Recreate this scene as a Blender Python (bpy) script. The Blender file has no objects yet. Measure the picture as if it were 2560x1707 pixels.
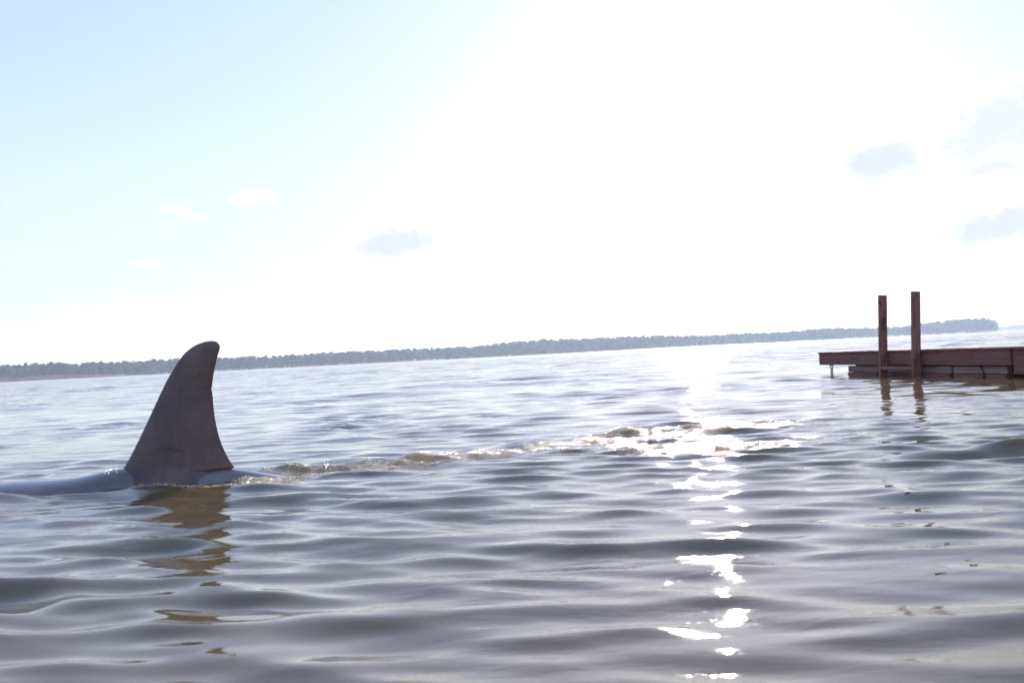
import bpy, bmesh, math, random
import numpy as np
from mathutils import Vector, Matrix
R = math.radians
rnd = random.Random(7)
S = bpy.context.scene
COL = S.collection

# ------------------------------------------------------------------ camera
CAM_H = 0.42
cam_d = bpy.data.cameras.new('camera'); cam = bpy.data.objects.new('camera', cam_d); COL.objects.link(cam)
cam_d.lens = 35; cam_d.sensor_width = 36; cam_d.clip_start = .05; cam_d.clip_end = 20000
cam_d.dof.use_dof = True; cam_d.dof.focus_distance = 3.8; cam_d.dof.aperture_fstop = 7.0
roll, pitch = R(2.897), R(.826)
fw = Vector((0, math.cos(pitch), math.sin(pitch))); up0 = Vector((1, 0, 0)).cross(fw)
right = Vector((1, 0, 0)) * math.cos(roll) - up0 * math.sin(roll)
up = Vector((1, 0, 0)) * math.sin(roll) + up0 * math.cos(roll)
cam.matrix_world = Matrix(((right.x, up.x, -fw.x, 0), (right.y, up.y, -fw.y, 0), (right.z, up.z, -fw.z, CAM_H), (0, 0, 0, 1)))
S.camera = cam

# ------------------------------------------------------------------ world, sun, exposure
SUN_EL, SUN_AZ = 18.5, 10.9
SKY_STRENGTH = .14
EXPOSURE = .80
W = bpy.data.worlds.new('World'); S.world = W; W.use_nodes = True
nt = W.node_tree; nt.nodes.clear(); N = nt.nodes; L = nt.links


class G:
    """tiny helper for math node graphs"""
    def __init__(s, nt): s.nt = nt
    def put(s, sock, v):
        if v is None: return
        if isinstance(v, bpy.types.NodeSocket): s.nt.links.new(v, sock)
        else: sock.default_value = v
    def m(s, op, a, b=None, c=None, clamp=False):
        n = s.nt.nodes.new('ShaderNodeMath'); n.operation = op; n.use_clamp = clamp
        for i, v in enumerate((a, b, c)): s.put(n.inputs[i], v)
        return n.outputs[0]
    def mr(s, v, a, b, c=0., d=1., mode='SMOOTHSTEP'):
        n = s.nt.nodes.new('ShaderNodeMapRange'); n.interpolation_type = mode
        s.put(n.inputs[0], v)
        for i, x in zip((1, 2, 3, 4), (a, b, c, d)): s.put(n.inputs[i], x)
        return n.outputs[0]
    def mix(s, f, a, b, t='RGBA', blend='MIX'):
        n = s.nt.nodes.new('ShaderNodeMix'); n.data_type = t
        if t == 'RGBA': n.blend_type = blend
        i = {'FLOAT': (0, 2, 3), 'RGBA': (0, 6, 7)}[t]
        for k, v in zip(i, (f, a, b)): s.put(n.inputs[k], v)
        return n.outputs[{'FLOAT': 0, 'RGBA': 2}[t]]
    def noise(s, vec, scale, detail=4, rough=.5, out=0, dist=0.):
        n = s.nt.nodes.new('ShaderNodeTexNoise'); s.put(n.inputs['Vector'], vec)
        n.inputs['Scale'].default_value = scale; n.inputs['Detail'].default_value = detail
        n.inputs['Roughness'].default_value = rough; n.inputs['Distortion'].default_value = dist
        return n.outputs[out]
    def mapping(s, vec, scale=(1, 1, 1), rot=(0, 0, 0), loc=(0, 0, 0)):
        n = s.nt.nodes.new('ShaderNodeMapping'); s.put(n.inputs[0], vec)
        n.inputs['Location'].default_value = loc; n.inputs['Rotation'].default_value = rot; n.inputs['Scale'].default_value = scale
        return n.outputs[0]
    def comb(s, x, y, z):
        n = s.nt.nodes.new('ShaderNodeCombineXYZ')
        for i, v in enumerate((x, y, z)): s.put(n.inputs[i], v)
        return n.outputs[0]
    def sep(s, v):
        n = s.nt.nodes.new('ShaderNodeSeparateXYZ'); s.put(n.inputs[0], v); return n.outputs


g = G(nt)
sky = N.new('ShaderNodeTexSky'); sky.sky_type = 'NISHITA'; sky.sun_disc = False
sky.sun_elevation = R(SUN_EL); sky.sun_rotation = R(SUN_AZ)
sky.altitude = 500; sky.air_density = .8; sky.dust_density = .25; sky.ozone_density = 2.0
tc = N.new('ShaderNodeTexCoord')
dx, dy, dz = g.sep(tc.outputs['Generated'])[:3]
az = g.m('MULTIPLY', g.m('ARCTAN2', dx, dy), 180 / math.pi)
el = g.m('MULTIPLY', g.m('ARCSINE', dz), 180 / math.pi)
ae = g.comb(az, el, 0.)
n_big = g.m('SUBTRACT', g.noise(g.mapping(ae, (1, 1.3, 1)), .55, 5, .6), .5)
n_small = g.m('SUBTRACT', g.noise(g.mapping(ae, (1, 1.6, 1)), 1.8, 4, .6), .5)
clouds = [  # azimuth, elevation, half width, half height, tilt, opacity, shade, wobble
    (-14.2, 9.35, 1.5, .55, -3, 1., .0, .8),
    (-18.25, 8.75, .95, .30, 5, .8, .0, .9),
    (-17.3, 8.35, .8, .3, 5, .3, .0, .9),
    (-6.6, 6.75, 3.6, 1.4, -6, 1., 1., 1.1),
    (-10.9, 5.9, 2.6, .38, -6, .8, .1, 1.3),
    (-9.0, 5.4, 3.0, .22, -4, .5, .0, 1.3),
    (20.9, 9.3, 2.9, 2.1, -3, 1., 1., .9),
    (26.8, 10.5, 5.2, 2.7, -12, 1., .9, 1.4),
    (26.0, 8.3, 2.6, .6, -5, .9, .9, 1.6),
    (27.0, 5.5, 5.0, 1.8, -6, .95, 1., 1.2),
    (33.0, 8.5, 4.5, 1.7, -6, .9, .8, 1.6),
    (-19.8, 5.9, .85, .25, 0, .5, .0, 1.),
    (-18.9, 3.9, 1.0, .25, 0, .55, .0, 1.),
    (-23.4, 3.4, 2.4, .3, -2, .4, .0, 1.4),
    (-12.8, 4.1, .9, .3, -2, .3, .0, 1.4),
    (-40.0, 6.0, 4.5, 1.3, 0, .8, .6, 1.6),
    (47.0, 6.5, 6.0, 1.8, 0, .9, .8, 1.6)]
mask = None; core = None
for (a0, e0, w, h, t, op, sh, wb) in clouds:
    ct, st = math.cos(R(t)), math.sin(R(t))
    da, de = g.m('SUBTRACT', az, a0), g.m('SUBTRACT', el, e0)
    u = g.m('ADD', g.m('MULTIPLY', da, ct / w), g.m('MULTIPLY', de, -st / w))
    v = g.m('ADD', g.m('MULTIPLY', da, st / h), g.m('MULTIPLY', de, ct / h))
    v2 = g.m('MAXIMUM', v, g.m('MULTIPLY', v, -1.7))
    d = g.m('SQRT', g.m('ADD', g.m('MULTIPLY', u, u), g.m('MULTIPLY', v2, v2)))
    d = g.m('ADD', d, g.m('MULTIPLY', n_big, wb)); d = g.m('ADD', d, g.m('MULTIPLY', n_small, wb * .55))
    mk = g.mr(d, 1.06, .66, 0., op)
    mask = mk if mask is None else g.m('MAXIMUM', mask, mk)
    if sh > 0:
        ck = g.mr(g.m('ADD', d, g.m('MULTIPLY', v, .25)), 1.26, .36, 0., sh)
        core = ck if core is None else g.m('MAXIMUM', core, ck)
wisp = g.mr(g.noise(g.mapping(ae, (.35, 1.6, 1)), .6, 5, .6), .52, .75, 0., .28)
wisp = g.m('MULTIPLY', wisp, g.m('MULTIPLY', g.mr(el, 0, 1.5), g.mr(el, 9., 4.)))
CLOUD_LIT = (6.0, 6.2, 6.4, 1); CLOUD_SHADE = (3.35, 3.58, 3.95, 1)
tint = g.mix(1., sky.outputs[0], g.mix(g.mr(el, 16., 40.), (.965, .89, .94, 1), (.90, .96, 1.06, 1)), blend='MULTIPLY')  # unseen upper sky also tinted bluer to colour the water
# thin veil whitening the low sky; blue above the frame added for water reflections
vf = g.m('ADD', g.mr(el, 4., 14., .74, .45), g.mr(el, 45., 90., 0., -.25))
vc = g.mix(g.mr(el, 10., 32.), g.mix(g.mr(el, 2., 12.), (3.0, 3.1, 3.15, 1), (3.4, 3.55, 4.1, 1)), (3.2, 4.2, 6.4, 1))
veil = g.mix(vf, tint, vc)
c1 = g.mix(g.m('MAXIMUM', mask, wisp), veil, CLOUD_LIT)
c2 = g.mix(core, c1, CLOUD_SHADE)
bg = N.new('ShaderNodeBackground'); L.new(c2, bg.inputs[0]); bg.inputs[1].default_value = SKY_STRENGTH
wo = N.new('ShaderNodeOutputWorld'); L.new(bg.outputs[0], wo.inputs[0])

sun_d = bpy.data.lights.new('sun', 'SUN'); sun_d.energy = 5.0; sun_d.angle = R(.53); sun_d.color = (1, .95, .88)
sun = bpy.data.objects.new('sun', sun_d); COL.objects.link(sun)
sd = Vector((math.sin(R(SUN_AZ)) * math.cos(R(SUN_EL)), math.cos(R(SUN_AZ)) * math.cos(R(SUN_EL)), math.sin(R(SUN_EL))))
sun.rotation_euler = sd.to_track_quat('Z', 'Y').to_euler(); sun.location = sd * 60

V = S.view_settings; V.view_transform = 'Standard'; V.look = 'None'; V.exposure = EXPOSURE; V.gamma = 1; V.use_curve_mapping = False
S.render.engine = 'CYCLES'; C = S.cycles
C.use_denoising = True; C.max_bounces = 8; C.glossy_bounces = 5; C.diffuse_bounces = 3; C.volume_bounces = 1
C.sample_clamp_indirect = 0; C.caustics_reflective = False; C.caustics_refractive = False
C.use_adaptive_sampling = True; C.adaptive_threshold = .02


# ------------------------------------------------------------------ helpers
def mat(name, col=(.5, .5, .5), rough=.6, **kw):
    m = bpy.data.materials.new(name); m.use_nodes = True
    b = m.node_tree.nodes['Principled BSDF']
    b.inputs['Base Color'].default_value = (*col, 1); b.inputs['Roughness'].default_value = rough
    for k, v in kw.items(): b.inputs[k.replace('_', ' ')].default_value = v
    return m, b, G(m.node_tree)


def mesh_obj(name, verts, faces, material=None, parent=None, smooth=False, mats=None, idx=None):
    me = bpy.data.meshes.new(name)
    me.from_pydata([tuple(v) for v in verts], [], faces)
    if material: me.materials.append(material)
    if mats:
        for mm in mats: me.materials.append(mm)
    if idx is not None: me.polygons.foreach_set('material_index', idx)
    if smooth: me.polygons.foreach_set('use_smooth', [True] * len(me.polygons))
    me.update()
    o = bpy.data.objects.new(name, me); COL.objects.link(o)
    if parent: o.parent = parent
    return o


def empty(name, loc=(0, 0, 0), rz=0., parent=None):
    o = bpy.data.objects.new(name, None); COL.objects.link(o); o.location = loc; o.rotation_euler = (0, 0, rz)
    o.empty_display_size = .1
    if parent: o.parent = parent
    return o


def tag(o, label=None, cat=None, group=None, kind=None):
    if label: o['label'] = label
    if cat: o['category'] = cat
    if group: o['group'] = group
    if kind: o['kind'] = kind
    return o


def box_bm(bm, x0, x1, y0, y1, z0, z1, bev=.004, jit=0.):
    r = bmesh.ops.create_cube(bm, size=1)
    vs = r['verts']
    for v in vs:
        v.co = Vector(((x0 + x1) / 2 + v.co.x * (x1 - x0), (y0 + y1) / 2 + v.co.y * (y1 - y0), (z0 + z1) / 2 + v.co.z * (z1 - z0)))
        if jit: v.co += Vector([rnd.uniform(-jit, jit) for _ in range(3)])
    if bev:
        es = list({e for v in vs for e in v.link_edges})
        bmesh.ops.bevel(bm, geom=es, offset=bev, segments=1, affect='EDGES', profile=.5)


def bm_obj(name, bm, material, parent=None, smooth=False):
    me = bpy.data.meshes.new(name); bm.to_mesh(me); bm.free(); me.materials.append(material)
    if smooth: me.polygons.foreach_set('use_smooth', [True] * len(me.polygons))
    o = bpy.data.objects.new(name, me); COL.objects.link(o)
    if parent: o.parent = parent
    return o


# numpy gradient noise
_perm = np.random.RandomState(3).permutation(512)
_grad = np.random.RandomState(4).uniform(0, 2 * np.pi, 512)
def perlin(x, y, seed=0):
    xi, yi = np.floor(x).astype(int), np.floor(y).astype(int); xf, yf = x - xi, y - yi
    def gr(i, j):
        hsh = _perm[(_perm[(i + seed * 17) & 511] + j) & 511]; a = _grad[hsh]; return np.cos(a), np.sin(a)
    u = xf ** 3 * (xf * (xf * 6 - 15) + 10); v = yf ** 3 * (yf * (yf * 6 - 15) + 10)
    def dot(i, j): gx, gy = gr(xi + i, yi + j); return gx * (xf - i) + gy * (yf - j)
    a = dot(0, 0) * (1 - u) + dot(1, 0) * u; b = dot(0, 1) * (1 - u) + dot(1, 1) * u
    return (a * (1 - v) + b * v) * 1.5
def fbm(x, y, o=4, seed=0):
    s = 0; a = 1.
    for k in range(o): s = s + a * perlin(x * 2 ** k, y * 2 ** k, seed + k); a *= .5
    return s
def sstep(x, a, b):
    t = np.clip((x - a) / (b - a), 0, 1); return t * t * (3 - 2 * t)


# ------------------------------------------------------------------ water surface: one sheet, rings growing with distance
def geo(a, b, q): n = int(math.log(b / a) / math.log(q)) + 1; return list(np.geomspace(a, b, n))
rings = geo(.25, .9, 1.03)[:-1] + geo(.9, 3.4, 1.0072)[:-1] + geo(3.4, 5.6, 1.004)[:-1] + geo(5.6, 9, 1.0072)[:-1] + geo(9, 34, 1.0062)[:-1] + geo(34, 130, 1.0042)[:-1] + geo(130, 420, 1.02)[:-1] + geo(420, 5200, 1.05)
fine = np.arange(-36, 36.001, .1)
ang = np.concatenate([np.arange(-180, -36.5, 1.5), fine, np.arange(37.5, 180, 1.5)])
rr, aa = np.meshgrid(np.array(rings), np.radians(ang), indexing='ij')
X = rr * np.sin(aa); Y = rr * np.cos(aa)
cell = np.gradient(np.array(rings))[:, None] * np.ones_like(aa)

rs = np.random.RandomState(11)
ZZ = np.zeros_like(X); DX = np.zeros_like(X); DY = np.zeros_like(X)
# patches of livelier and of slicker water
patch = .9 + .65 * fbm(X * .55 + 7, Y * .45 + 3, 3, 5)
patch = np.clip(patch, .45, 1.5)
WD = 78  # degrees from +X the wave trains run along, towards and away from the camera
NW = 150
lams = np.exp(rs.uniform(np.log(.075), np.log(2.2), NW))
for i, lam in enumerate(lams):
    th = R(WD - 180 + rs.normal(0, 16)) if rs.rand() < .94 else R(rs.uniform(0, 360))
    k = 2 * math.pi / lam
    sl = .0236 * math.exp(-abs(math.log(lam / .155) / (.85 if lam < .155 else 1.12)) ** 3) * rs.uniform(.6, 1.4)
    A = sl / k; ph = rs.uniform(0, 2 * np.pi)
    wgt = sstep(lam / cell, 2.2, 4.5)
    arg = k * (X * math.cos(th) + Y * math.sin(th)) + ph
    am = wgt * A * (patch if lam < .6 else 1.)
    ZZ += am * np.cos(arg); q = .85
    DX -= q * am * math.cos(th) * np.sin(arg); DY -= q * am * math.sin(th) * np.sin(arg)

# longer, higher waves out on the open lake, dying away towards the shallows
for i in range(26):
    lam = math.exp(rs.uniform(math.log(.9), math.log(4.2))); th = R(WD - 180 + rs.normal(0, 20)); k = 2 * math.pi / lam
    am = sstep(lam / cell, 2., 3.5) * (.016 / k) * rs.uniform(.6, 1.4) * sstep(rr, 4.5, 16) * (.35 + .65 * patch)
    arg = k * (X * math.cos(th) + Y * math.sin(th)) + rs.uniform(0, 2 * np.pi)
    ZZ += am * np.cos(arg); DX -= .9 * am * math.cos(th) * np.sin(arg); DY -= .9 * am * math.sin(th) * np.sin(arg)

# single larger ridges running across the bay
def ridge(cx, cy, wx, wd, A, rot=0., bend=0.):
    c, s = math.cos(R(rot)), math.sin(R(rot))
    lx = (X - cx) * c + (Y - cy) * s; ly = -(X - cx) * s + (Y - cy) * c - bend * lx * lx
    return A * np.exp(-(lx / wx) ** 2) * (np.exp(-(ly / wd) ** 2) - .45 * np.exp(-((ly + 1.7 * wd) / (1.3 * wd)) ** 2))
for a in [(1.80, 3.5, .40, .075, .055, 3), (1.12, 3.86, .16, .06, .018, 0), (.62, 3.35, .2, .05, .013, 6), (.20, 3.45, .35, .045, .013, 4),
          (.60, 1.42, .34, .055, .015, 9, .1), (.05, 1.36, .22, .045, .008, 8), (.78, 1.33, .2, .04, .010, -4), (-.08, 1.72, .13, .035, .007, 5),
          (.53, 2.10, .24, .05, .010, 2), (-.05, 2.20, .2, .045, .009, 6), (-.9, 3.15, .28, .05, .012, 14), (-.35, 1.5, .25, .04, .007, 10),
          (.95, 2.75, .2, .04, .010, 3), (-1.75, 4.9, .4, .07, .014, 3), (.9, 6.6, .5, .09, .015, 2), (-.6, 7.5, .7, .1, .016, 0)]:
    ZZ += .6 * ridge(*a)

# churned wake trailing away behind the shark
path = np.array([(-1.38, 3.62, .05, .7), (-1.16, 3.60, .09, 1.), (-1.0, 3.66, .12, 1.), (-.85, 3.95, .28, 1.), (-.55, 4.08, .24, .9), (-.30, 4.20, .24, .95),
                 (0., 4.36, .24, .8), (.3, 4.55, .28, .8), (.62, 4.80, .38, .9), (1.0, 5.02, .46, .8), (1.3, 5.15, .44, .45), (1.6, 5.2, .40, .15)])
branch = np.array([(.1, 4.28, .10, .5), (.55, 4.15, .26, .6), (.95, 4.12, .30, .55), (1.25, 4.2, .24, .4), (1.5, 4.5, .2, .15)])
churn = np.zeros_like(X)
near = (np.abs(X) < 3.5) & (Y > 2.8) & (Y < 7)
xs, ys = X[near], Y[near]; cm = np.zeros_like(xs)
wob = .35 * fbm(xs * 2.2, ys * 2.2, 3, 9)
for (p, q) in list(zip(path[:-1], path[1:])) + list(zip(branch[:-1], branch[1:])):
    d = q[:2] - p[:2]; t = np.clip(((xs - p[0]) * d[0] + (ys - p[1]) * d[1]) / (d @ d), 0, 1)
    dist = np.hypot(xs - (p[0] + t * d[0]), (ys - (p[1] + t * d[1])))
    w = p[2] + t * (q[2] - p[2]); s_ = p[3] + t * (q[3] - p[3])
    cm = np.maximum(cm, s_ * sstep(dist / w + wob, 1., .25))
cm *= .5 + .5 * sstep(fbm(xs * 5, ys * 9, 2, 60), -.25, .3); churn[near] = cm
rg = lambda x, y, sd: 1 - 2.2 * np.abs(perlin(x, y, sd))
wx_, wy_ = xs + .05 * fbm(xs * 6, ys * 6, 2, 70), ys + .05 * fbm(xs * 6, ys * 6, 2, 80)
hump = .012 * rg(wx_ * 4, wy_ * 8, 20) + .008 * rg(wx_ * 10, wy_ * 19, 30) + .0045 * rg(wx_ * 25, wy_ * 42, 40) + .0022 * rg(wx_ * 60, wy_ * 80, 41) - .004
for (cx, cy, wx, wd, A, rot) in [(-.93, 4.04, .13, .09, .034, 18), (-.70, 4.22, .22, .07, .030, -4), (-.36, 4.16, .12, .06, .026, 22), (-.20, 4.24, .15, .06, .020, 8), (.02, 4.62, .13, .08, .038, 5),
                         (-.87, 3.50, .13, .05, .018, -4), (.55, 4.95, .3, .07, .02, 4), (.9, 5.5, .25, .08, .024, 0), (.25, 4.55, .3, .05, .014, 3)]:
    rr_ = ridge(cx, cy, wx, wd * 1.15, A * .75, rot); ZZ += rr_
ZZ[near] += cm * hump
ZZ *= 1.0
# the water lifts over the shark's shoulder and is pressed down along its near flank
ZZ += .046 * np.exp(-((X + 2.08) / .24) ** 2 - ((Y - 3.55) / .13) ** 2) + .012 * np.exp(-((X + 1.30) / .22) ** 2 - ((Y - 3.50) / .05) ** 2)
X2, Y2 = X + DX, Y + DY
nr, na = X.shape
co = np.stack([X2, Y2, ZZ], -1).reshape(-1, 3)
co = np.vstack([co, [[0, 0, 0]]])
ii = np.arange(nr - 1)[:, None] * na; jj = np.arange(na)[None, :]; j2 = (jj + 1) % na
quads = np.stack([ii + jj, ii + j2, ii + na + j2, ii + na + jj], -1).reshape(-1, 4)
tris = np.stack([np.full(na, nr * na), (np.arange(na) + 1) % na, np.arange(na)], -1)
me = bpy.data.meshes.new('lake_water')
me.vertices.add(len(co)); me.vertices.foreach_set('co', co.astype(np.float32).ravel())
loops = np.concatenate([quads.ravel(), tris.ravel()]).astype(np.int32)
me.loops.add(len(loops)); me.loops.foreach_set('vertex_index', loops)
np_ = len(quads) + len(tris); me.polygons.add(np_)
starts = np.concatenate([np.arange(len(quads)) * 4, len(quads) * 4 + np.arange(len(tris)) * 3]).astype(np.int32)
me.polygons.foreach_set('loop_start', starts)
me.polygons.foreach_set('use_smooth', np.ones(np_, bool))
me.update(calc_edges=True); me.validate()
at = me.attributes.new('churn', 'FLOAT', 'POINT'); at.data.foreach_set('value', np.append(churn.ravel(), 0).astype(np.float32))
water = bpy.data.objects.new('lake_water', me); COL.objects.link(water); tag(water, kind='structure')

m = bpy.data.materials.new('lake water'); m.use_nodes = True; g = G(m.node_tree)
ntm = m.node_tree; NN = ntm.nodes; LL = ntm.links; NN.clear()
geo_n = NN.new('ShaderNodeNewGeometry'); pos = geo_n.outputs['Position']
px, py, pz = g.sep(pos)[:3]
dist = g.m('SQRT', g.m('ADD', g.m('MULTIPLY', px, px), g.m('MULTIPLY', py, py)))
att = NN.new('ShaderNodeAttribute'); att.attribute_name = 'churn'; ch = att.outputs['Fac']
# fine ripples the sheet is too coarse to carry, in metres
slick = g.mr(g.noise(g.mapping(pos, (.55, 1.1, 1), (0, 0, .25)), 1.0, 4, .55, dist=.8), .42, .58, .2, 1.)
r1 = g.noise(g.mapping(pos, (9, 22, 6), (0, 0, .15)), 1.0, 4, .55)
r2 = g.noise(g.mapping(pos, (1.3, 3.4, 1), (0, 0, .12)), 1.0, 3, .6)
r3 = g.noise(g.mapping(pos, (40, 60, 45)), 1.0, 4, .6)
r4 = g.noise(g.mapping(pos, (.5, .9, 1), (0, 0, .05)), 1.0, 3, .6)
hgt = g.m('MULTIPLY', g.m('MULTIPLY', r1, slick), .0027)
hgt = g.m('ADD', hgt, g.m('MULTIPLY', g.m('MULTIPLY', r2, g.mr(dist, 6, 22)), .045))
hgt = g.m('ADD', hgt, g.m('MULTIPLY', g.m('MULTIPLY', r4, g.mr(dist, 25, 80)), .15))
hgt = g.m('ADD', hgt, g.m('MULTIPLY', g.m('MULTIPLY', r3, ch), .015))
bp = NN.new('ShaderNodeBump'); bp.inputs['Distance'].default_value = 1.; bp.inputs['Strength'].default_value = 1.
LL.new(hgt, bp.inputs['Height'])
# light scattered back by the silt inside the water comes out a few centimetres from where it went in
sss = NN.new('ShaderNodeSubsurfaceScattering'); sss.falloff = 'BURLEY'
LL.new(g.mix(g.mr(ch, .2, .8), (.108, .075, .034, 1), (.36, .22, .075, 1)), sss.inputs['Color'])
sss.inputs['Radius'].default_value = (1., .75, .45); sss.inputs['Scale'].default_value = .07
gl = NN.new('ShaderNodeBsdfGlossy'); gl.inputs['Color'].default_value = (1, 1, 1, 1); LL.new(bp.outputs[0], gl.inputs['Normal'])
LL.new(g.m('ADD', g.mr(dist, 8, 300, .025, .17), g.m('MULTIPLY', ch, .02)), gl.inputs['Roughness'])
fr = NN.new('ShaderNodeFresnel'); fr.inputs['IOR'].default_value = 1.42; LL.new(bp.outputs[0], fr.inputs['Normal'])
ms = NN.new('ShaderNodeMixShader'); LL.new(fr.outputs[0], ms.inputs[0]); LL.new(sss.outputs[0], ms.inputs[1]); LL.new(gl.outputs[0], ms.inputs[2])
om = NN.new('ShaderNodeOutputMaterial'); LL.new(ms.outputs[0], om.inputs['Surface'])
me.materials.append(m)

# ------------------------------------------------------------------ far shore
shore = [  # azimuth deg, distance m, tree height m
    (-75, 700, 15), (-50, 760, 15), (-34, 840, 15), (-27.2, 900, 13.6), (-25, 915, 14.3), (-23.6, 930, 12.8), (-21, 960, 13.3), (-19, 1000, 14), (-17.5, 1010, 12.6), (-14, 1040, 13), (-6, 1130, 14.2),
    (-2, 1180, 13.8), (0, 1200, 16.5), (2, 1230, 17.6), (6, 1320, 18), (8.2, 1360, 18.2), (9.5, 1390, 15.4), (13, 1460, 15.6), (16.2, 1520, 15.2),
    (17, 1540, 18), (19.5, 1580, 15.2), (21.3, 1620, 14.8), (22, 1640, 17), (24.4, 1680, 21.5), (25.8, 1700, 20.5)]
s_az = np.array([s[0] for s in shore]); s_d = np.array([s[1] for s in shore]); s_h = np.array([s[2] for s in shore])
END_AZ = 26.05
def sp(a): return float(np.interp(a, s_az, s_d)), float(np.interp(a, s_az, s_h))

mg, bgm, gg = mat('far ground', (.09, .085, .05), .9)
tcg = mg.node_tree.nodes.new('ShaderNodeNewGeometry')
nz = gg.noise(gg.mapping(tcg.outputs['Position'], (.05, .05, .5)), 1., 4, .6)
zc = gg.sep(tcg.outputs['Position'])[2]
clay = gg.mr(gg.m('ADD', zc, gg.m('MULTIPLY', gg.m('SUBTRACT', nz, .5), 1.6)), 3.0, 2.2)
grass = gg.mix(nz, (.05, .06, .025, 1), (.26, .20, .10, 1))
mg.node_tree.links.new(gg.mix(clay, grass, (.42, .14, .07, 1)), bgm.inputs['Base Color'])
def land(name, azs, dfun, hfun):
    vs, fs = [], []
    prof = [(-6, -1.2), (0, -.1), (1.2, .9), (2.2, 1.6), (9, 2.1), (30, 2.6), (90, 3.2), (220, 2.5)]
    for a in azs:
        d0 = dfun(a)
        for (o, z) in prof:
            zz = z * hfun(a) if z > 0 else z
            d = d0 + o + rnd.uniform(-.5, .5)
            vs.append((d * math.sin(R(a)), d * math.cos(R(a)), zz + (rnd.uniform(-.2, .2) if z > 0 else 0)))
    n = len(prof)
    for i in range(len(azs) - 1):
        for j in range(n - 1):
            q = i * n + j; fs.append((q, q + 1, q + n + 1, q + n))
    return tag(mesh_obj(name, vs, fs, mg), kind='structure')
def bank(a): return float(np.interp(a, [-40, -27, -24, -22, -20], [1.9, 1.9, 1.6, 1.0, .35]))
land('far_shore', list(np.arange(-75, END_AZ, .12)), lambda a: sp(a)[0], bank)
land('distant_shore', list(np.arange(24.5, 75, .4)), lambda a: 2900. + 300 * math.sin(a * .3), lambda a: .6)

# foliage materials
def leafmat(name, c1, c2):
    m, b, g = mat(name, c1, .8)
    oi = m.node_tree.nodes.new('ShaderNodeObjectInfo'); ge = m.node_tree.nodes.new('ShaderNodeNewGeometry')
    n1 = g.noise(g.mapping(ge.outputs['Position'], (.12, .12, .12)), 1., 3, .7)
    n2 = g.m('FRACT', g.m('MULTIPLY', g.m('ADD', oi.outputs['Random'], n1), 1.7))
    m.node_tree.links.new(g.mix(g.mr(n1, .35, .65), (*c1, 1), (*c2, 1)), b.inputs['Base Color'])
    return m
M_LEAF = [leafmat('dark green leaves', (.035, .065, .018), (.11, .13, .035)),
          leafmat('olive leaves', (.09, .10, .025), (.19, .16, .05)),
          leafmat('russet leaves', (.20, .09, .035), (.24, .15, .06))]
M_TRUNK = mat('bark', (.09, .07, .055), .9)[0]

def crown_geo(r, H, Wd, n, kind='round'):
    """leaf clumps through several lobes; returns verts, faces"""
    vs, fs = [], []
    lobes = []
    for i in range(7 if kind != 'column' else 4):
        a = r.uniform(0, 6.28); q = r.uniform(.0, .30) * Wd
        z = r.uniform(.30, .80) * H if kind == 'round' else r.uniform(.2, .85) * H
        s = r.uniform(.17, .30) * Wd if kind == 'round' else r.uniform(.25, .4) * Wd
        lobes.append((q * math.cos(a), q * math.sin(a), z, s, s * r.uniform(.7, 1.05)))
    lobes.append((0, 0, H * .86, Wd * .2, H * .14)); lobes += [(0, 0, H * .28, Wd * .4, H * .26), (0, 0, H * .15, Wd * .42, H * .14)]
    if kind == 'pine': lobes = [(0, 0, H * (.35 + .14 * i), Wd * (.36 - .075 * i), H * .09) for i in range(5)]
    for i in range(n):
        lx, ly, lz, s, sz = lobes[r.randrange(len(lobes))]
        d = Vector((r.gauss(0, 1), r.gauss(0, 1), r.gauss(0, 1))).normalized() * (r.random() ** .35)
        p = Vector((lx + d.x * s, ly + d.y * s, max(.3, lz + d.z * sz)))
        q = Vector((r.gauss(0, 1), r.gauss(0, 1), r.gauss(0, .8))).normalized()
        e = q.orthogonal().normalized(); f = q.cross(e); sc = r.uniform(.8, 1.7)
        k = len(vs)
        for (x, y) in ((-1, -.7), (1, -.6), (.9, .8), (-.6, .9)): vs.append(p + e * x * sc * .62 + f * y * sc * .62)
        fs.append((k, k + 1, k + 2, k + 3))
    return vs, fs
def trunk_geo(r, H):
    vs, fs = [], []
    def limb(p0, p1, r0, r1):
        d = (p1 - p0).normalized(); e = d.orthogonal().normalized(); f = d.cross(e); k = len(vs)
        for (p, q) in ((p0, r0), (p1, r1)):
            for i in range(6): a = i * math.pi / 3; vs.append(p + e * math.cos(a) * q + f * math.sin(a) * q)
        for i in range(6): fs.append((k + i, k + (i + 1) % 6, k + 6 + (i + 1) % 6, k + 6 + i))
    limb(Vector((0, 0, -.6)), Vector((0, 0, H * .5)), .32, .2); limb(Vector((0, 0, H * .5)), Vector((r.uniform(-.6, .6), 0, H * .85)), .2, .06)
    for i in range(4):
        a = r.uniform(0, 6.28); z = H * r.uniform(.3, .6)
        limb(Vector((0, 0, z)), Vector((math.cos(a) * 2.4, math.sin(a) * 2.4, z + H * .18)), .12, .04)
    return vs, fs

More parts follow.
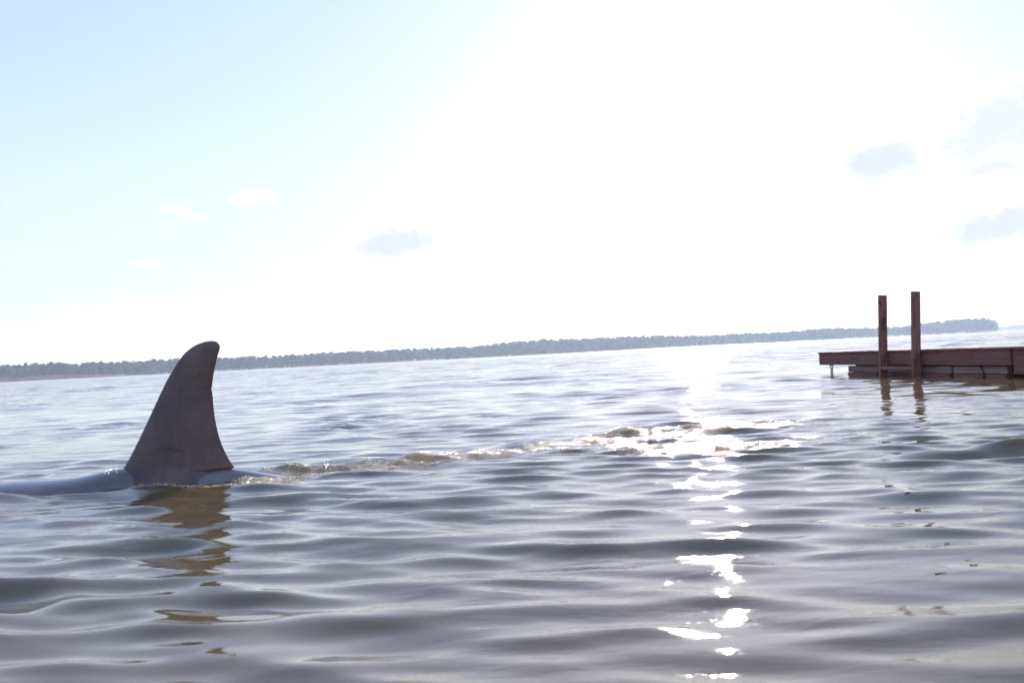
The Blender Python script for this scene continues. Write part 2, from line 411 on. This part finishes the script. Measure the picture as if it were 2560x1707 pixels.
proto = []
pr = random.Random(21)
for kind, mi in (('round', 0), ('round', 1), ('round', 0), ('round', 2), ('column', 1), ('pine', 0), ('round', 1), ('round', 0)):
    H0 = 14; Wd = {'round': pr.uniform(9, 12), 'column': 5.5, 'pine': 7.5}[kind]
    cv, cf = crown_geo(pr, H0, Wd, 420 if kind == 'round' else 260, kind); tv, tf = trunk_geo(pr, H0)
    cme = bpy.data.meshes.new('crown'); cme.from_pydata(cv, [], cf); cme.materials.append(M_LEAF[mi])
    tme = bpy.data.meshes.new('trunk'); tme.from_pydata(tv, [], tf); tme.materials.append(M_TRUNK)
    proto.append((kind, mi, cme, tme, cv, cf))
def ground_z(a, off):
    z = np.interp(off, [0, 1.2, 2.2, 9, 30, 90, 220], [-.1, .9, 1.6, 2.1, 2.6, 3.2, 2.5]) * (bank(a) if a < END_AZ else .6); return float(z)
def tree(a, off, H, pi, label, group, cat='tree'):
    kind, mi, cme, tme, _, _ = proto[pi]
    d = sp(a)[0] + off
    root = empty('pine_tree' if kind == 'pine' else 'tree', (d * math.sin(R(a)), d * math.cos(R(a)), ground_z(a, off)), pr.uniform(0, 6.28))
    s = H / 14; root.scale = (s * pr.uniform(1.1, 1.6), s * pr.uniform(1.1, 1.6), s)
    for nm, mm in (('crown', cme), ('trunk', tme)):
        o = bpy.data.objects.new(nm, mm); COL.objects.link(o); o.parent = root
    tag(root, label, cat, group)
    return root
nl = nr_ = 0
a = -33.
while a < 15.5:
    d, h = sp(a)
    off = pr.uniform(13, 26) if a < -20.5 else pr.uniform(5, 13)
    gz = ground_z(a, off)
    k = pr.choice([0, 1, 2, 7, 6, 6, 1] + ([3, 3, 3] if a < -13 else [0, 2]) + [5])
    col = ('dark green', 'olive green', 'rust brown')[proto[k][1]]
    zone = ('behind the red clay bank' if a < -20.5 else 'at the water beside the dark fin' if a < -13 else 'on the middle of the far shore' if a < 2 else 'on the hazy far shore under the sun glare')
    shape = 'narrow pointed' if proto[k][0] == 'pine' else 'broad round'
    if a > -28.5:
        fin_az = -16.6
        if a < fin_az: nl += 1; where = f'{nl}th from the left end of the far front row'
        else: nr_ += 1; where = f'{nr_}th right of the fin in the far front row'
        where = where.replace('11th', '11TH').replace('12th', '12TH').replace('13th', '13TH').replace('1th', '1st').replace('2th', '2nd').replace('3th', '3rd').replace('TH', 'th')
        tree(a, off, h * pr.uniform(.86, 1.06) - gz, k, f'{col} tree, {where}', f'trees {zone}', 'tree')
    a += math.degrees(pr.uniform(4.2, 7.5) / d)
# a few that stand out
tree(-24.15, 5, 10.5, 4, 'slim pale tree standing alone in front of the clay bank', None)
tree(-26.6, 8, 5.5, 3, 'low rusty orange bush tree above the left end of the clay bank', None)
tree(-26.1, 6, 8, 1, 'pale olive tree just right of the low orange bush on the bank', None)
tree(-21.0, 5, 6.5, 3, 'small russet tree at the right end of the clay bank', None)
tree(-20.1, 5, 7, 3, 'short golden brown tree by the water where the bank ends', None)
tree(-16.9, 8, 16.2, 0, 'tallest dark tree crown rising left of the fin tip', None)
tree(1.8, 10, 19.5, 7, 'tall crown poking above the middle of the far treeline', None)

def wood(name, azs, dfun, hfun, rows, n_take, label):
    V_, F_, MI = [], [], []; k0 = 0
    for a, off in azs:
        d = dfun(a) + off; H = hfun(a, off) * pr.uniform(.84, 1.05)
        kind, mi, _, _, cv, cf = proto[pr.choice([0, 1, 2, 6, 7, 7, 5])]
        c = np.array([tuple(v) for v in cv]); th = pr.uniform(0, 6.28)
        nq = len(cf); sel = np.array(pr.sample(range(nq), min(nq, n_take * 2)))
        c = c.reshape(nq, 4, 3)[sel].reshape(-1, 3)
        s = H / 14; x = (c[:, 0] * math.cos(th) - c[:, 1] * math.sin(th)) * s * 1.3; y = (c[:, 0] * math.sin(th) + c[:, 1] * math.cos(th)) * s * 1.3
        V_.append(np.stack([x + d * math.sin(R(a)), y + d * math.cos(R(a)), c[:, 2] * s + 1.2], 1))
        f = np.arange(len(c)).reshape(-1, 4) + k0; F_.append(f); MI += [mi] * len(f); k0 += len(c)
    Vv = np.vstack(V_); Ff = np.vstack(F_)
    me = bpy.data.meshes.new(name); me.vertices.add(len(Vv)); me.vertices.foreach_set('co', Vv.astype(np.float32).ravel())
    me.loops.add(Ff.size); me.loops.foreach_set('vertex_index', Ff.ravel().astype(np.int32)); me.polygons.add(len(Ff))
    me.polygons.foreach_set('loop_start', (np.arange(len(Ff)) * 4).astype(np.int32))
    for mm in M_LEAF: me.materials.append(mm)
    me.polygons.foreach_set('material_index', np.array(MI, np.int32)); me.update(calc_edges=True)
    o = bpy.data.objects.new(name, me); COL.objects.link(o); tag(o, label, None, None, 'stuff'); return o
azs = []
a = -72.
while a < END_AZ - .25:
    d, h = sp(a)
    for off in ((24, 34, 46) if a < -20.5 else (16, 26, 38) if a < 15.5 else (4, 10, 18, 30)):
        azs.append((a + pr.uniform(-.1, .1), off + pr.uniform(-3, 3)))
    a += math.degrees(6.5 / d) * (2 if a < -32 else 1)
wood('woodland', azs, lambda a: sp(a)[0], lambda a, o: sp(a)[1] - .3 - (2.2 if (a > 25.4) else 0) * (a - 25.4), 3, 120, 'dense hazy woodland filling the far shore')
azs = []
a = 24.8
while a < 72:
    for off in (6, 16): azs.append((a, off))
    a += math.degrees(4.5 / 2900)
wood('distant_woodland', azs, lambda a: 2900. + 300 * math.sin(a * .3), lambda a, o: float(np.interp(a, [24, 26.2, 27.2, 28, 40, 75], [13, 12.5, 17, 15.5, 18, 16])), 2, 60, 'pale blue distant woodland beyond the headland')

# marker posts out in the lake
mp = mat('weathered marker wood', (.10, .08, .07), .8)[0]
def marker(a, d, h, r, label):
    bm = bmesh.new(); bmesh.ops.create_cone(bm, cap_ends=True, segments=10, radius1=r, radius2=r * .8, depth=h + 2, matrix=Matrix.Translation((0, 0, h / 2 - 1)))
    bmesh.ops.create_cone(bm, cap_ends=True, segments=10, radius1=r * 1.15, radius2=r * .3, depth=.2, matrix=Matrix.Translation((0, 0, h + .1)))
    o = bm_obj('marker_post', bm, mp); o.location = (d * math.sin(R(a)), d * math.cos(R(a)), 0); return tag(o, label, 'post', 'posts standing far out in the lake')
marker(-3.75, 420, 4.9, .11, 'tall thin dark post standing in the lake before the far trees')
marker(-2.1, 520, 1.3, .13, 'short stub of a post right of the tall thin post')
marker(1.7, 460, 1.7, .12, 'short dark post farthest right in the lake')

# ------------------------------------------------------------------ the shark
mf, bf, g = mat('shark skin', (.055, .042, .042), .48)
tco = mf.node_tree.nodes.new('ShaderNodeTexCoord').outputs['Object']
streak = g.noise(g.mapping(tco, (20, 14, 5), (0, .28, 0)), 1., 5, .62, dist=.4)
blot = g.noise(g.mapping(tco, (6, 6, 5)), 1., 4, .6)
fine_n = g.noise(g.mapping(tco, (260, 200, 240)), 1., 2, .6)
tone = g.m('ADD', g.m('MULTIPLY', streak, .35), g.m('MULTIPLY', blot, .65))
col = g.mix(g.mr(tone, .36, .66), (.060, .034, .034, 1), (.145, .086, .078, 1))
zf = g.sep(tco)[2]
col = g.mix(g.mr(blot, .5, .72, 0., .4), col, (.15, .10, .08, 1))
mf.node_tree.links.new(col, bf.inputs['Base Color'])
mf.node_tree.links.new(g.mr(streak, .3, .7, .26, .5), bf.inputs['Roughness'])
bpn = mf.node_tree.nodes.new('ShaderNodeBump'); bpn.inputs['Distance'].default_value = 1.; bpn.inputs['Strength'].default_value = .6
mf.node_tree.links.new(g.m('ADD', g.m('MULTIPLY', streak, .004), g.m('MULTIPLY', fine_n, .0004)), bpn.inputs['Height'])
mf.node_tree.links.new(bpn.outputs[0], bf.inputs['Normal'])
mb, bb, g = mat('wet smooth skin', (.15, .14, .15), .34, Coat_Weight=.6, Coat_Roughness=.10)
tco2 = mb.node_tree.nodes.new('ShaderNodeTexCoord').outputs['Object']
mb.node_tree.links.new(g.mix(g.mr(g.noise(g.mapping(tco2, (4, 9, 9)), 1., 4, .6), .35, .65), (.085, .078, .080, 1), (.17, .152, .152, 1)), bb.inputs['Base Color'])

# local frame: origin under the fin, x towards the tail, y away from the camera
SH = (-1.315, 3.77, .010); SH_ROT = R(8)
shark = tag(empty('shark', SH, SH_ROT), 'dark shark cutting the lake surface, tall curved fin raised and grey back awash', 'shark')
sx = 3.77 / 2287.
# fin outline in local metres (x, z), measured leading and trailing edges
K = .9186 / 3.92 * 3.77 / 2100.  # crop pixel to metres
k = 3.77 / (2287 / 2352 * 2560) / 3.92 * 1.028
lead = [(965, 53), (900, 63), (860, 74), (830, 85), (795, 103), (760, 127), (725, 157), (700, 183), (650, 250), (600, 335), (550, 425), (500, 533), (450, 645), (400, 762), (350, 872), (300, 982), (250, 1088), (200, 1190), (165, 1248), (135, 1292), (95, 1345), (40, 1420), (-20, 1520)]
trail = [(965, 53), (985, 55), (1003, 60), (1018, 70), (1030, 85), (1037, 105), (1034, 135), (1026, 165), (1015, 200), (1000, 262), (985, 340), (972, 420), (966, 480), (959, 515), (966, 540), (973, 600), (980, 680), (991, 780), (1011, 880), (1035, 980), (1065, 1062), (1100, 1140), (1140, 1207), (1172, 1254), (1177, 1262), (1170, 1272), (1150, 1282), (1120, 1292), (1110, 1320), (1108, 1380), (1110, 1520)]
phi = roll
def to_local(p):
    x = p[0] - 590; z = 1395 - p[1]     # about (590,1395) lies the waterline under the fin
    xr = x * math.cos(phi) + z * math.sin(phi); zr = -x * math.sin(phi) + z * math.cos(phi)
    return xr * k, zr * k
ly = [p[1] for p in lead]; ty = [p[1] for p in trail]
s_ = np.linspace(0, 1, 110) ** 1.8
rows_y = 53 + .4 + (1520 - 53.4) * s_
rows_y = np.sort(np.append(rows_y, [1240, 1250, 1258, 1262, 1266, 1272, 1278, 1285, 1292]))
def smooth_interp(y, yy, xx):
    return float(np.interp(y, yy, xx))
vs, fs = [], []; nc = 26
for y in rows_y:
    xl = smooth_interp(y, ly, [p[0] for p in lead]); xt = smooth_interp(y, ty, [p[0] for p in trail])
    if y < 75:  # round tip
        q = math.sqrt(max(0, (y - 53) / 22)); xl = 965 - (965 - np.interp(75, ly, [p[0] for p in lead])) * q; xt = 965 + (np.interp(75, ty, [p[0] for p in trail]) - 965) * q
    chord = (xt - xl) * k
    hfrac = (y - 53) / 1300
    T = min(.028 + .055 * hfrac, chord * .3) * (1 + .8 * max(0, (y - 1250) / 250))
    ring = []
    for i in range(2 * nc):
        u = (1 - math.cos(math.pi * (i % nc) / nc)) / 2
        sgn = 1
        if i >= nc: u = 1 - u; sgn = -1
        th = T * (2.6 * math.sqrt(max(u, 0)) * (1 - u) ** .8 * .5 + .06 * math.sqrt(max(0, u * (1 - u))))
        x, z = to_local((xl + (xt - xl) * u, y))
        ring.append((x, -sgn * th, z))
    vs += ring
n2 = 2 * nc
for i in range(len(rows_y) - 1):
    for j in range(n2): fs.append((i * n2 + j, i * n2 + (j + 1) % n2, (i + 1) * n2 + (j + 1) % n2, (i + 1) * n2 + j))
fs.append(tuple(range(n2))[::-1]); fs.append(tuple((len(rows_y) - 1) * n2 + j for j in range(n2)))
fin = mesh_obj('dorsal_fin', vs, fs, mf, shark, True)
# body: one lofted skin, only its back breaks the surface
stations = [(-1.35, -.30, .02, .02), (-1.2, -.10, .10, .09), (-.95, -.03, .17, .14), (-.75, .022, .19, .16), (-.62, .038, .19, .16), (-.52, .040, .19, .16), (-.43, .036, .19, .16), (-.33, .040, .18, .16), (-.27, .050, .16, .15), (-.20, .064, .13, .15), (-.16, .064, .10, .15), (-.08, .045, .075, .15), (.05, .038, .065, .15), (.13, .038, .07, .15), (.20, .038, .08, .14), (.26, .030, .09, .14), (.32, .017, .10, .14), (.40, -.002, .11, .13), (.52, -.035, .11, .12), (.75, -.11, .09, .10), (1.1, -.20, .05, .07), (1.35, -.26, .015, .04)]
st = np.array(stations); xs_ = np.linspace(-1.35, 1.35, 120)
def cr(x, c): return float(np.interp(x, st[:, 0], st[:, c]))
vs, fs = [], []; nb = 40
sm = np.array([[cr(x, c) for c in (1, 2, 3)] for x in xs_]); ker = np.array([1, 2, 3, 2, 1]) / 9.
for c in range(3): sm[2:-2, c] = np.convolve(sm[:, c], ker, 'valid')
for x, (zt, wy, hz) in zip(xs_, sm):
    for j in range(nb):
        a = 2 * math.pi * j / nb; vs.append((x, wy * math.sin(a), zt - hz + hz * math.cos(a)))
for i in range(len(xs_) - 1):
    for j in range(nb): fs.append((i * nb + j, (i + 1) * nb + j, (i + 1) * nb + (j + 1) % nb, i * nb + (j + 1) % nb))
fs.append(tuple(range(nb))); fs.append(tuple((len(xs_) - 1) * nb + j for j in range(nb))[::-1])
body = mesh_obj('body', vs, fs, mb, shark, True)
# stitched ridges that girdle the back just ahead of the fin
def girdle(x0, slant, r=.0012):
    vs, fs = [], []
    M_ = 30
    for i in range(M_):
        a = -1.25 + 2.5 * i / (M_ - 1); x = x0 + slant * abs(a)
        zt, wy, hz = [np.interp(x, xs_, sm[:, c]) for c in range(3)]
        c = Vector((x, wy * math.sin(a), zt - hz + hz * math.cos(a))); nrm = Vector((0, math.sin(a), math.cos(a)))
        for q in range(6): t = q * math.pi / 3; vs.append(c + nrm * math.cos(t) * r + Vector((1, 0, 0)) * math.sin(t) * r)
    for i in range(M_ - 1):
        for q in range(6): fs.append((i * 6 + q, i * 6 + (q + 1) % 6, (i + 1) * 6 + (q + 1) % 6, (i + 1) * 6 + q))
    return mesh_obj('seam_ridge', vs, fs, mb, shark, True)
girdle(-.235, .03); girdle(-.222, .03); girdle(-.20, .045)
# thin scar across the lower fin
def strip_on_fin(name, pts, r, m_):
    P = []
    for (x, y) in pts:
        lx, lz = to_local((x, y))
        xl = np.interp(y, ly, [p[0] for p in lead]); xt = np.interp(y, ty, [p[0] for p in trail]); u = (x - xl) / (xt - xl)
        T = .028 + .055 * (y - 53) / 1300
        P.append(Vector((lx, -T * (2.6 * math.sqrt(u) * (1 - u) ** .8 * .5 + .06 * math.sqrt(u * (1 - u))), lz)))
    vs, fs = [], []
    for i, p in enumerate(P):
        rr2 = r * (.25 + math.sin(math.pi * i / (len(P) - 1)))
        for q in range(6): t = q * math.pi / 3; vs.append(p + Vector((0, math.cos(t) * rr2 * .5, math.sin(t) * rr2)))
    for i in range(len(P) - 1):
        for q in range(6): fs.append((i * 6 + q, i * 6 + (q + 1) % 6, (i + 1) * 6 + (q + 1) % 6, (i + 1) * 6 + q))
    return mesh_obj(name, vs, fs, m_, shark, True)
m_scar = mat('scar', (.012, .009, .01), .8)[0]
strip_on_fin('scar', [(385, 1080), (450, 1079), (520, 1077), (570, 1076), (615, 1073), (660, 1083), (700, 1095), (735, 1102)], .0009, m_scar)
strip_on_fin('scar', [(600, 1082), (615, 1092), (640, 1104), (690, 1103), (740, 1098), (770, 1104)], .0007, m_scar)

# ------------------------------------------------------------------ floating dock
mw, bw, g = mat('stained dock wood', (.10, .04, .032), .75)
tcw = mw.node_tree.nodes.new('ShaderNodeTexCoord').outputs['Object']; oi = mw.node_tree.nodes.new('ShaderNodeObjectInfo')
gr = g.noise(g.mapping(tcw, (2.5, 60, 60)), 1., 4, .6, dist=.6); bl = g.noise(g.mapping(tcw, (2, 3, 6)), 1., 3, .6)
cw = g.mix(g.mr(gr, .35, .7), (.125, .050, .040, 1), (.23, .115, .088, 1))
cw = g.mix(g.mr(bl, .45, .7, 0., .5), cw, (.19, .11, .095, 1))
cw = g.mix(g.m('MULTIPLY', oi.outputs['Random'], .45), cw, (.20, .06, .05, 1))
mw.node_tree.links.new(cw, bw.inputs['Base Color'])
bq = mw.node_tree.nodes.new('ShaderNodeBump'); bq.inputs['Strength'].default_value = .5; bq.inputs['Distance'].default_value = .004
mw.node_tree.links.new(gr, bq.inputs['Height']); mw.node_tree.links.new(bq.outputs[0], bw.inputs['Normal'])
mwv, bwv, g = mat('stained ladder wood', (.12, .05, .035), .7)
tcw = mwv.node_tree.nodes.new('ShaderNodeTexCoord').outputs['Object']
gr = g.noise(g.mapping(tcw, (60, 60, 2.5)), 1., 4, .6, dist=.6)
kn = g.noise(g.mapping(tcw, (9, 9, 7)), 1., 2, .5)
cw = g.mix(g.mr(gr, .35, .7), (.16, .06, .045, 1), (.30, .14, .10, 1)); cw = g.mix(g.mr(kn, .62, .72), cw, (.04, .02, .018, 1))
mwv.node_tree.links.new(cw, bwv.inputs['Base Color'])
mgr, bgr, g = mat('grey weathered float timber', (.16, .13, .13), .75)
tcw = mgr.node_tree.nodes.new('ShaderNodeTexCoord').outputs['Object']
gr = g.noise(g.mapping(tcw, (2, 40, 40)), 1., 4, .65, dist=.5)
cw = g.mix(g.mr(gr, .3, .7), (.17, .10, .085, 1), (.40, .28, .25, 1))
mgr.node_tree.links.new(cw, bgr.inputs['Base Color'])
m_metal = mat('galvanised steel', (.09, .10, .10), .45, Metallic=.6)[0]
m_black = mat('black rubber', (.02, .02, .022), .6)[0]

DK = (3.81, 12.41, 0.)
u_dir = Vector((4.44 - 3.81, 8.886 - 12.407, 0)); LEN = u_dir.length; DROT = math.atan2(u_dir.y, u_dir.x)
dock = tag(empty('floating_dock', DK, DROT), 'reddish brown wooden floating dock with a swim ladder at the right', 'dock')
WID = .34; TOP = .274
def part(name, x0, x1, y0, y1, z0, z1, m_=None, par=None, bev=.004, jit=0., label=None):
    bm = bmesh.new(); box_bm(bm, x0, x1, y0, y1, z0, z1, bev, jit); o = bm_obj(name, bm, m_ or mw, par or dock)
    if label: o['label'] = label
    return o
# decking across the narrow finger
npk = 25; pw = (LEN) / npk
for i in range(npk):
    part('deck_plank', i * pw + .003, (i + 1) * pw - .003, -.012 + rnd.uniform(-.004, .002), WID + rnd.uniform(0, .01), TOP - .026, TOP + rnd.uniform(-.002, .002), par=dock)
# side boards
part('fascia_board', 0, 2.02, .0, .038, .113, TOP - .027)
part('fascia_board', 2.026, 2.55, .003, .038, .115, TOP - .027)
part('fascia_board', 2.556, LEN, -.006, .038, .110, TOP - .027)
part('fascia_board', 0, LEN, WID - .038, WID, .113, TOP - .027)
part('end_board', -.001, .037, .040, WID - .040, .113, TOP - .030)
part('joist', LEN - .05, LEN - .012, .040, WID - .04, .11, TOP - .030)
# floats and their timbers under the deck
for (x0, x1) in ((.62, 1.28), (1.31, 2.62), (2.66, LEN - .12)):
    part('float_timber', x0, x1, .045, .10, .028, .100, mgr)
    part('float_rail', x0 + .01, x1 - .01, .030, .12, -.08, .024, mw)
    part('float_block', x0 + .02, x1 - .02, .13, WID - .03, -.15, .108, m_black)
# the wide platform the finger joins, mostly out of the picture
part('platform_board', LEN + .006, LEN + 3.2, .012, .05, .03, TOP - .027, label='darker side board of the wide platform')
part('platform_board', LEN + .006, LEN + .044, .054, 2.4, .03, TOP - .027)
for i in range(22):
    part('deck_plank', LEN + .008 + i * .145, LEN + .008 + i * .145 + .139, -.004, 2.4, TOP - .026, TOP + rnd.uniform(-.002, .002))
part('platform_float', LEN + .08, LEN + 3.1, .08, 2.3, -.2, .10, m_black)
# ladder
lad = empty('ladder', (0, 0, 0), 0, dock); lad.rotation_euler = (R(-2.9), 0, 0)
la, lb = .4075 * LEN + .10, .583 * LEN + .10
for xx in (la, lb):
    part('ladder_rail', xx - .019, xx + .019, -.105, -.016, -.55, .872 + rnd.uniform(-.003, .003), mwv, lad, .003)
for z in (.098, -.17, -.42):
    part('ladder_rung', la + .021, lb - .021, -.104, -.018, z - .036, z, mwv, lad, .003)
bm = bmesh.new()
for xx in (la, lb):
    for z in (.16, .22):
        bmesh.ops.create_cone(bm, cap_ends=True, segments=8, radius1=.008, radius2=.008, depth=.012, matrix=Matrix.Translation((xx + .024, -.06, z)) @ Matrix.Rotation(R(90), 4, 'Y'))
bm_obj('bolt_head', bm, m_metal, lad)
# mooring chain under the overhanging end
def link(bm, c, rot, a=.016, bh=.026, r=.0045):
    Mx = Matrix.Translation(c) @ Matrix.Rotation(rot, 4, 'Z')
    n, mq = 16, 6; vv = []
    for i in range(n):
        t = 2 * math.pi * i / n; p = Vector((a * math.cos(t), 0, bh * math.sin(t))); nn_ = Vector((math.cos(t), 0, math.sin(t) * .7)).normalized()
        for j in range(mq):
            s2 = 2 * math.pi * j / mq; vv.append(bm.verts.new(Mx @ (p + nn_ * r * math.cos(s2) + Vector((0, r * math.sin(s2), 0)))))
    for i in range(n):
        for j in range(mq): bm.faces.new((vv[i * mq + j], vv[i * mq + (j + 1) % mq], vv[((i + 1) % n) * mq + (j + 1) % mq], vv[((i + 1) % n) * mq + j]))
chain = empty('mooring_chain', (.27, .02, 0), 0, dock)
bm = bmesh.new(); box_bm(bm, -.03, .03, -.02, .02, .104, .112, .001); bm_obj('bracket', bm, m_metal, chain)
for i in range(6):
    bm = bmesh.new(); link(bm, Vector((0, 0, .083 - i * .040)), (i % 2) * math.pi / 2 + .4, r=.006); bm_obj('chain_link', bm, m_metal, chain, True)
# rope loop hanging against the float
pts = [Vector((3.05 + .10 * math.cos(t), .022, .03 + .085 * math.sin(t))) for t in np.linspace(-.9, 1.5, 18)]
vs, fs = [], []
for p in pts:
    for q in range(6): t = q * math.pi / 3; vs.append(p + Vector((math.cos(t) * .009, math.sin(t) * .009, 0)))
for i in range(len(pts) - 1):
    for q in range(6): fs.append((i * 6 + q, i * 6 + (q + 1) % 6, (i + 1) * 6 + (q + 1) % 6, (i + 1) * 6 + q))
mesh_obj('cable', vs, fs, m_black, dock, True)

# ------------------------------------------------------------------ bits afloat
m_deb = mat('wet leaf litter', (.06, .035, .02), .95)[0]
def wz(x, y):
    i = int(np.argmin(np.abs(np.array(rings) - math.hypot(x, y)))); j = int(np.argmin(np.abs(ang - math.degrees(math.atan2(x, y))))); return float(ZZ[i, j])
deb = [(1.488, 4.022, 'leaf', .045, 'curled dark leaf adrift nearest below the dock ladder'), (1.457, 3.92, 'twig', .06, 'short dark twig in the pair of bits below the ladder'),
       (1.398, 3.877, 'twig', .05, 'thin twig left of the curled leaf below the ladder'), (1.580, 3.888, 'twig', .06, 'lone straight twig right of the leaf cluster below the ladder'),
       (1.367, 3.60, 'twig', .05, 'slanted twig afloat just above the brown wave'), (1.014, 2.613, 'leaf', .022, 'small leaf afloat left of the brown wave shadow'),
       (.889, 2.446, 'twig', .042, 'dark twig pair left of centre of the slick'), (.953, 2.398, 'leaf', .02, 'tiny leaf right of the dark twig pair'),
       (.903, 2.154, 'twig', .02, 'tiny twig above the pale slick'), (.851, 2.003, 'leaf', .018, 'small leaf on the edge of the pale slick'),
       (.824, 1.852, 'twig', .018, 'small twig on the pale slick'), (.813, 1.805, 'leaf', .02, 'upright curled leaf on the pale slick near the right edge'),
       (.73, 1.752, 'twig', .03, 'long thin stalk lying on the pale slick')]
for (x, y, kd, s, lb_) in deb:
    s *= .7
    a0 = rnd.uniform(-.5, .5); z = wz(x, y)
    if kd == 'leaf':
        vs, fs = [], []; n = 7
        for i in range(n):
            t = i / (n - 1); w = .28 * math.sin(math.pi * (.08 + .88 * t)); cz = .07 * (t - .5) ** 2 * 4 * s
            for (q, zz) in ((-w, .12), (0, 0), (w, .14)): vs += [(s * (t - .5), s * q, cz + s * zz * .5)]
        n1 = len(vs); vs += [(vx, vy, vz - .0008) for (vx, vy, vz) in vs]
        for i in range(n - 1):
            for j in range(2):
                q = i * 3 + j; fs.append((q, q + 1, q + 4, q + 3)); fs.append((n1 + q, n1 + q + 3, n1 + q + 4, n1 + q + 1))
        o = mesh_obj('floating_leaf', vs, fs, m_deb, smooth=True)
    else:
        vs, fs = [], []; n = 6
        for i in range(n):
            t = i / (n - 1); r_ = s * .045 * (1.2 - .7 * t); c = (s * (t - .5), s * .05 * math.sin(t * 5), 0)
            for q in range(5): th = q * 1.2566; vs.append((c[0], c[1] + math.cos(th) * r_, c[2] + math.sin(th) * r_))
        for i in range(n - 1):
            for q in range(5): fs.append((i * 5 + q, i * 5 + (q + 1) % 5, (i + 1) * 5 + (q + 1) % 5, (i + 1) * 5 + q))
        fs += [tuple(range(5))[::-1], tuple((n - 1) * 5 + q for q in range(5))]
        o = mesh_obj('floating_twig', vs, fs, m_deb, smooth=True)
    o.location = (x, y, z + .0005); o.rotation_euler = (0, 0, a0)
    tag(o, lb_, kd, 'leaf and twig bits adrift on the lake')

# ------------------------------------------------------------------ beads added along the wake as sun glints, and as splash at the fin
mfo = bpy.data.materials.new('glint bead'); mfo.use_nodes = True; gf = G(mfo.node_tree); nf = mfo.node_tree.nodes; nf.clear()
tl = nf.new('ShaderNodeBsdfTranslucent'); tl.inputs['Color'].default_value = (.7, .68, .64, 1)
gs = nf.new('ShaderNodeBsdfGlossy'); gs.inputs['Roughness'].default_value = .12
mxf = nf.new('ShaderNodeMixShader'); mxf.inputs[0].default_value = .3; mfo.node_tree.links.new(tl.outputs[0], mxf.inputs[1]); mfo.node_tree.links.new(gs.outputs[0], mxf.inputs[2])
of = nf.new('ShaderNodeOutputMaterial'); mfo.node_tree.links.new(mxf.outputs[0], of.inputs['Surface'])
bm = bmesh.new(); bmesh.ops.create_icosphere(bm, subdivisions=1, radius=1); iv = np.array([v.co for v in bm.verts]); bm.verts.index_update(); itf = np.array([[v.index for v in f.verts] for f in bm.faces]); bm.free()
rb = np.random.RandomState(5)
cand = np.flatnonzero((churn.ravel() > .35)); gx, gy = X.ravel()[cand], Y.ravel()[cand]
crest = ZZ.ravel()[cand] - .5 * (ZZ[np.clip(np.arange(nr) - 3, 0, nr - 1)].ravel()[cand] + ZZ[np.clip(np.arange(nr) + 3, 0, nr - 1)].ravel()[cand])
clump = sstep(fbm(gx * 4.5 + 3, gy * 8, 3, 90), -.05, .45)
wgt_ = clump * sstep(crest, .0005, .006) * cell.ravel()[cand] * (1. + .8 * sstep(gx, .1, .7) - .5 * sstep(gx, 1.2, 1.7)) * (1. + 5. * np.exp(-((gx + 1.12) / .16) ** 2 - ((gy - 3.62) / .08) ** 2)) + 1e-9
pick = rb.choice(len(cand), 3000, p=wgt_ / wgt_.sum())
px_ = gx[pick] + rb.normal(0, .006, len(pick)); py_ = gy[pick] + rb.normal(0, .012, len(pick))
pz_ = ZZ.ravel()[cand][pick]; rd = rb.uniform(.0010, .0032, len(pick)) * np.where(rb.rand(len(pick)) < .05, 1.7, 1.)
pz_ = pz_ + rd * .7
vv = (iv[None] * rd[:, None, None] + np.stack([px_ + DX.ravel()[cand][pick], py_ + DY.ravel()[cand][pick], pz_], -1)[:, None]).reshape(-1, 3)
ff = (itf[None] + (np.arange(len(pick)) * len(iv))[:, None, None]).reshape(-1, 3)
glint_beads = mesh_obj('glint_beads', vv, ff.tolist(), mfo, smooth=True); tag(glint_beads, 'pale beads added as sun glints and splash along the wake behind the fin', None, None, 'stuff')

# ------------------------------------------------------------------ air
HZ = 5600
bm = bmesh.new(); bmesh.ops.create_cube(bm, size=1)
for v in bm.verts: v.co = Vector((v.co.x * 2 * HZ, v.co.y * 2 * HZ, -2.5 + (v.co.z + .5) * 33))
mh = bpy.data.materials.new('thin haze'); mh.use_nodes = True; mh.node_tree.nodes.clear()
pv = mh.node_tree.nodes.new('ShaderNodeVolumePrincipled'); mo = mh.node_tree.nodes.new('ShaderNodeOutputMaterial')
pv.inputs['Color'].default_value = (.68, .80, 1., 1); pv.inputs['Density'].default_value = .00023; pv.inputs['Anisotropy'].default_value = .25
mh.node_tree.links.new(pv.outputs[0], mo.inputs['Volume'])
hz = bm_obj('haze', bm, mh); tag(hz, None, None, None, 'stuff')
